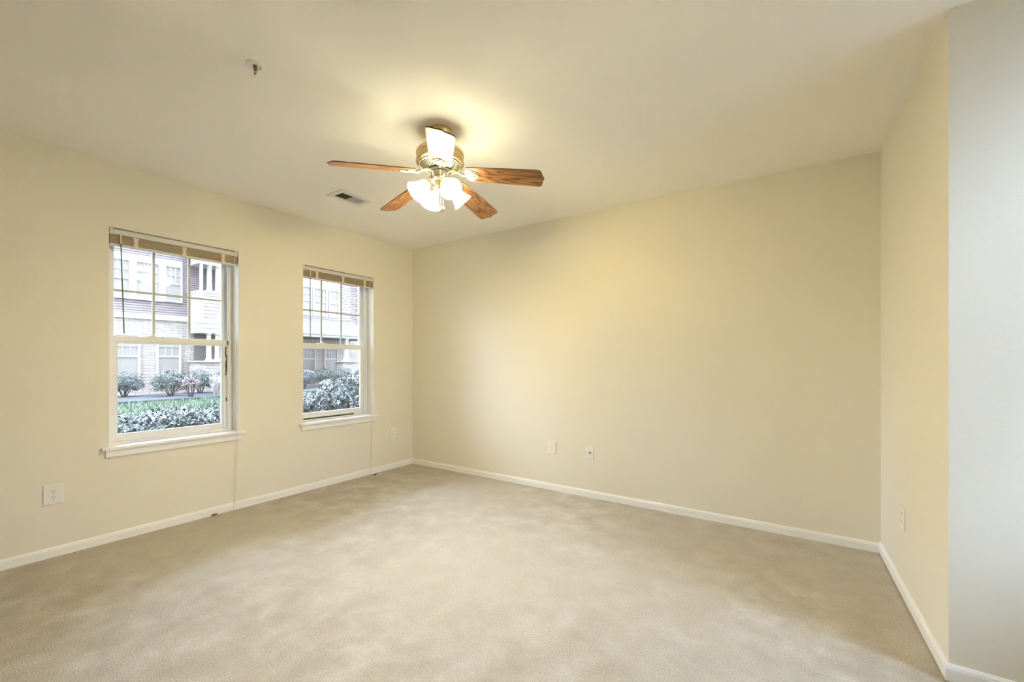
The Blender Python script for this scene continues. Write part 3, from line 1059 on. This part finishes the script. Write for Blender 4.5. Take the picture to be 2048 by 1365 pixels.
XP = -19.0
y0p, z_ = at(7.08, 0, XP)
y1p = 9.7
Z = lambda z: at(0, z, XP)[1]
Yp = lambda y: at(y, 0, XP)[0]
po = MB()
po.box(XB + 0.055, XP, y0p, y1p, Z(5.11), Z(5.60))
po.build('porch_beam', M['xwhite'], bld, bevel=0.01)
MB().box(XB + 0.02, XP + 0.1, y0p - 0.1, y1p + 0.1, Z(5.60), Z(5.72)).build('porch_cornice', M['xwhite'], bld)
MB().box(XB + 0.0, XB + 0.06, y0p + 0.45, y1p - 0.1, Z(4.03), Z(5.11)).build('recess_wall', M['xrecess'], bld)
MB().box(XP - 0.12, XP, Yp(7.17), Yp(7.25), Z(4.03), Z(5.11)).build('pilaster', M['xwhite'], bld)
for yc in (7.52, 7.82):
    round_column('column', Yp(yc), Z(4.03), Z(5.11), 0.088, XP - 0.12)
for yc in (y1p - 0.5, y1p - 0.2):
    round_column('column', yc, Z(4.03), Z(5.11), 0.088, XP - 0.12)
MB().box(XB + 0.055, XP + 0.04, y0p - 0.02, y1p + 0.02, Z(3.96), Z(4.03)).build('rail_cap', M['xwhite'], bld)
MB().box(XB + 0.055, XP - 0.03, y0p, y1p, Z(2.94), Z(3.96)).build('balcony_wall', M['xwhite'], bld)
sd = MB()
courses(sd, XP - 0.01, Yp(7.26), y1p - 0.15, Z(2.94), Z(3.96), 0.139, 0.03)
sd.build('clapboard', M['xwsiding'], bld)
MB().box(XP - 0.03, XP + 0.03, y0p, Yp(7.26), Z(2.94), Z(3.96)).build('corner_board', M['xwhite'], bld)
en = MB()
en.box(XB + 0.055, XP + 0.03, y0p, y1p, Z(2.72), Z(2.94))
en.box(XB + 0.055, XP + 0.01, y0p + 0.01, y1p - 0.01, Z(2.53), Z(2.715))
en.box(XB + 0.055, XP - 0.01, y0p + 0.02, y1p - 0.02, Z(2.33), Z(2.525))
en.build('entablature', M['xwhite'], bld)
MB().box(XB + 0.0, XB + 0.06, Yp(7.30), y1p - 0.1, 0.0, Z(2.33)).build('recess_wall', M['xrecess'], bld)
for yc in (7.50, 7.80):
    round_column('column', Yp(yc), Z(1.20), Z(2.33), 0.082, XP - 0.12)
for yc in (y1p - 0.5, y1p - 0.2):
    round_column('column', yc, Z(1.20), Z(2.33), 0.082, XP - 0.12)
MB().box(XB + 0.055, XP + 0.06, Yp(7.05), y1p + 0.04, Z(1.14), Z(1.20)).build('wall_cap', M['xwhite'], bld)
MB().box(XB + 0.055, XP, Yp(7.12), y1p, -0.15, Z(1.14)).build('porch_base', M['xstone'], bld)

# --- low porch with shingled lean-to roof under the second group
XQ = -18.4
Zq = lambda z: at(0, z, XQ)[1]
Yq = lambda y: at(y, 0, XQ)[0]
ra, rb = Yq(10.9), Yq(14.62)
nrow = 7
rs = MB()
for k in range(nrow):
    f0, f1 = k / nrow, (k + 1) / nrow
    xa, xb = XB + (XQ - XB) * f0, XB + (XQ - XB) * f1
    za, zb_ = 3.31 + (Zq(2.66) - 3.31) * f0, 3.31 + (Zq(2.66) - 3.31) * f1
    rs.prism([(xa, ra, za), (xb, ra, zb_ + 0.02), (xb, ra, zb_ - 0.05), (xa, ra, za - 0.05)], (0, rb - ra + 0.6, 0))
rs.build('porch_roof', M['xroof'], bld)
gu = MB()
gu.box(XQ - 0.05, XQ + 0.06, ra, rb + 0.6, Zq(2.54), Zq(2.65))
gu.box(XQ - 0.08, XQ, ra, rb + 0.6, Zq(2.40), Zq(2.53))
gu.build('gutter', M['xwhite'], bld)
MB().box(XB + 0.005, XQ - 0.1, ra, rb + 0.6, Zq(2.36), Zq(2.41)).build('porch_ceiling', M['xrecess'], bld)
pc = MB()
ycol = Yq(13.91)
pc.lathe([(0.20, Zq(1.20)), (0.20, Zq(1.23)), (0.13, Zq(1.30)), (0.115, Zq(1.42)), (0.10, Zq(2.30)), (0.14, Zq(2.34)), (0.14, Zq(2.41))], 4, Matrix.Translation((XQ - 0.15, ycol, 0)) @ Matrix.Rotation(PI / 4, 4, 'Z'))
pc.build('column', M['xwhite'], bld)
MB().box(XQ - 0.55, XQ + 0.08, Yq(13.44), Yq(14.49), Zq(1.14), Zq(1.19)).build('pedestal_cap', M['xwhite'], bld)
MB().box(XQ - 0.50, XQ + 0.02, Yq(13.58), Yq(14.42), -0.15, Zq(1.135)).build('pedestal', M['xstone'], bld)

# --- planting
tag(MB().box(-19.0, -16.2, 0.5, 17, -0.149, 0.0).build('mulch_bed', M['mulch'], None), 'dark mulch bed along the foot of the far building', 'mulch bed', kind='structure')
tag(MB().box(-9.0, -4.4, -4, 12, -0.149, -0.02).build('planting_bed', M['mulch'], None), 'dark planting bed just outside the windows', 'mulch bed', kind='structure')


def lawn():
    mb = MB()
    bm = mb.bm
    g = random.Random(5)
    sl = [(-16.2, -2, -0.10), (-9.0, -2, -0.10), (-9.0, 15, -0.10), (-16.2, 15, -0.10)]
    mb.prism([(x, y, -0.149) for x, y, z in sl], (0, 0, 0.08))
    for _ in range(14000):
        x, y = g.uniform(-16.2, -9.0), g.uniform(1.0, 12.0)
        h = g.uniform(0.05, 0.14)
        a = g.uniform(0, PI)
        wx, wy = 0.022 * math.cos(a), 0.022 * math.sin(a)
        lx, ly = g.uniform(-0.03, 0.03), g.uniform(-0.03, 0.03)
        v0 = bm.verts.new((x - wx, y - wy, -0.075))
        v1 = bm.verts.new((x + wx, y + wy, -0.075))
        v2 = bm.verts.new((x + lx, y + ly, -0.075 + h))
        bm.faces.new((v0, v1, v2))
    me = bpy.data.meshes.new('lawn')
    bm.to_mesh(me)
    bm.free()
    me.materials.append(M['grass'])
    o = bpy.data.objects.new('lawn', me)
    COL.objects.link(o)
    return tag(o, 'bright green strip of lawn outside beyond the near shrubs', 'lawn', kind='stuff')


lawn()


def leaf_cloud(bm, g, ctr, rad, n, size, low=0.0, lump=0.35):
    """leaves scattered through an uneven rounded volume"""
    seed = Vector((g.uniform(-50, 50), g.uniform(-50, 50), g.uniform(-50, 50)))
    for _ in range(n):
        while True:
            d = Vector((g.gauss(0, 1), g.gauss(0, 1), g.gauss(0, 1)))
            if d.length > 0.1:
                d.normalize()
                if d.z > -0.75:
                    break
        rr = (g.random() ** 0.28)
        k = 1 + lump * mnoise.noise(d * 2.1 + seed)
        p = Vector((ctr[0] + d.x * rad[0] * rr * k, ctr[1] + d.y * rad[1] * rr * k, ctr[2] + d.z * rad[2] * rr * k))
        if p.z < low:
            p.z = low + g.random() * 0.05
        nrm = (d + Vector((g.uniform(-.9, .9), g.uniform(-.9, .9), g.uniform(-.4, 1.0)))).normalized()
        t_ = nrm.cross(Vector((g.uniform(-1, 1), g.uniform(-1, 1), g.uniform(-1, 1)))).normalized()
        b = nrm.cross(t_)
        l = size * g.uniform(0.6, 1.35)
        wv = l * 0.42
        v0 = bm.verts.new(p - t_ * l / 2)
        v1 = bm.verts.new(p + b * wv / 2 + nrm * l * 0.06)
        v2 = bm.verts.new(p + t_ * l / 2 - nrm * l * 0.1)
        v3 = bm.verts.new(p - b * wv / 2 + nrm * l * 0.06)
        bm.faces.new((v0, v1, v2, v3))


def raw(mb, name, m, parent):
    """link leaves without touching their normals"""
    bmesh.ops.translate(mb.bm, verts=mb.bm.verts, vec=-Vector(parent.location))
    me = bpy.data.meshes.new(name)
    mb.bm.to_mesh(me)
    mb.bm.free()
    me.materials.append(m)
    o = bpy.data.objects.new(name, me)
    COL.objects.link(o)
    o.parent = parent
    return o


def shrub(name, x, y, ground, h, rx, ry, n, size, m, label, cat='shrub', group=None, stems=6, clear=0.15, stem_mat='bark', seed=1):
    g = random.Random(seed * 77 + int(y * 10))
    t = thing(name, (x, y, ground), label, cat, group)
    f = MB()
    zc = ground + clear + (h - clear) * 0.52
    leaf_cloud(f.bm, g, (x, y, zc), (rx, ry, (h - clear) * 0.50), n, size, ground + 0.02)
    raw(f, 'foliage', m, t)
    s_ = MB()
    for k in range(stems):
        a = 2 * PI * k / stems + g.uniform(-.3, .3)
        e = Vector((x + rx * 0.7 * math.cos(a), y + ry * 0.7 * math.sin(a), ground + h * g.uniform(0.55, 0.85)))
        b = Vector((x + 0.05 * math.cos(a), y + 0.05 * math.sin(a), ground))
        mid = b.lerp(e, 0.5) + Vector((0, 0, 0.06))
        s_.tube([b, mid, e], [0.018, 0.013, 0.006], 6)
    s_.build('stems', M[stem_mat], t, smooth=True)
    return t


GH = 'clipped shrubs along the far building'
for i, (y, h, ry, lab) in enumerate((
        (4.25, 0.80, 0.50, 'grey green shrub before the left ground floor window of the far building'),
        (5.45, 0.86, 0.55, 'wide green shrub below the second ground floor window of the far building'),
        (6.30, 0.84, 0.50, 'dense green shrub right of the second ground floor window outside'),
        (7.15, 0.84, 0.48, 'green shrub in front of the far porch columns'),
        (10.05, 0.86, 0.62, 'grey hedge shrub at the left of the view through the far window'),
        (11.05, 0.88, 0.60, 'grey hedge shrub between the two ground floor windows seen through the far window'),
        (12.05, 0.86, 0.41, 'grey hedge shrub beside the stone pedestal seen through the far window'),
        (13.00, 0.80, 0.40, 'hedge shrub in front of the far stone pedestal'))):
    hx = -18.5 if i in (0, 2, 5) else -17.65
    k = hx / -17.6
    shrub('hedge_shrub', hx, y * k, 0.0, EYE + (h - EYE) * k, 0.34, ry, 4200, 0.055, M['hedge'], lab, group=GH, seed=i + 3, clear=0.06)

BX, BY = -16.72, 6.46
tw = thing('bare_shrub', (BX, BY, 0.0), 'leafless pale twiggy bush in front of the far porch base', 'shrub')
g = random.Random(9)
tb = MB()
for k in range(26):
    a = g.uniform(0, 2 * PI)
    sp = g.uniform(0.05, 0.38)
    e = Vector((BX + sp * math.cos(a), BY + sp * math.sin(a), g.uniform(0.40, 0.74)))
    b = Vector((BX + 0.05 * math.cos(a), BY + 0.05 * math.sin(a), 0.0))
    mid = b.lerp(e, 0.5) + Vector((g.uniform(-.06, .06), g.uniform(-.06, .06), 0.04))
    tb.tube([b, mid, e], [0.016, 0.013, 0.009], 5)
    for _ in range(3):
        q_ = mid.lerp(e, g.uniform(0.0, 0.8))
        tb.tube([q_, q_ + Vector((g.uniform(-.14, .14), g.uniform(-.14, .14), g.uniform(0.05, 0.15)))], [0.011, 0.008], 5)
tb.build('twigs', M['twig'], tw, smooth=True)

shrub('dry_shrub', -16.75, 5.72, 0.0, 0.70, 0.27, 0.28, 500, 0.09, M['dryleaf'], 'small pinkish brown dried bush in front of the far hedge', seed=21, clear=0.2)
GN = 'leafy shrubs just outside the windows'
for i, (x, y, h, rx, ry, n, lab) in enumerate((
        (-6.9, 1.48, 0.56, 0.45, 0.52, 1500, 'low leafy shrub at the lower left of the nearer window view'),
        (-7.95, 2.52, 0.46, 0.45, 0.55, 1500, 'low leafy shrub in the middle of the nearer window view'),
        (-6.9, 2.95, 0.60, 0.45, 0.48, 1500, 'low leafy shrub at the lower right of the nearer window view'),
        (-7.95, 4.50, 0.58, 0.45, 0.50, 1500, 'low leafy shrub at the lower left of the far window view'),
        (-6.9, 4.62, 0.86, 0.45, 0.42, 1800, 'medium leafy shrub in the middle of the far window view'),
        (-6.0, 4.66, 1.16, 0.38, 0.42, 2200, 'tall broad leaved shrub at the right of the far window view'))):
    shrub('leafy_shrub', x, y, -0.02, h, rx, ry, int(n * 1.8), 0.078, M['shrub'], lab, group=GN, seed=i + 31, clear=0.05)
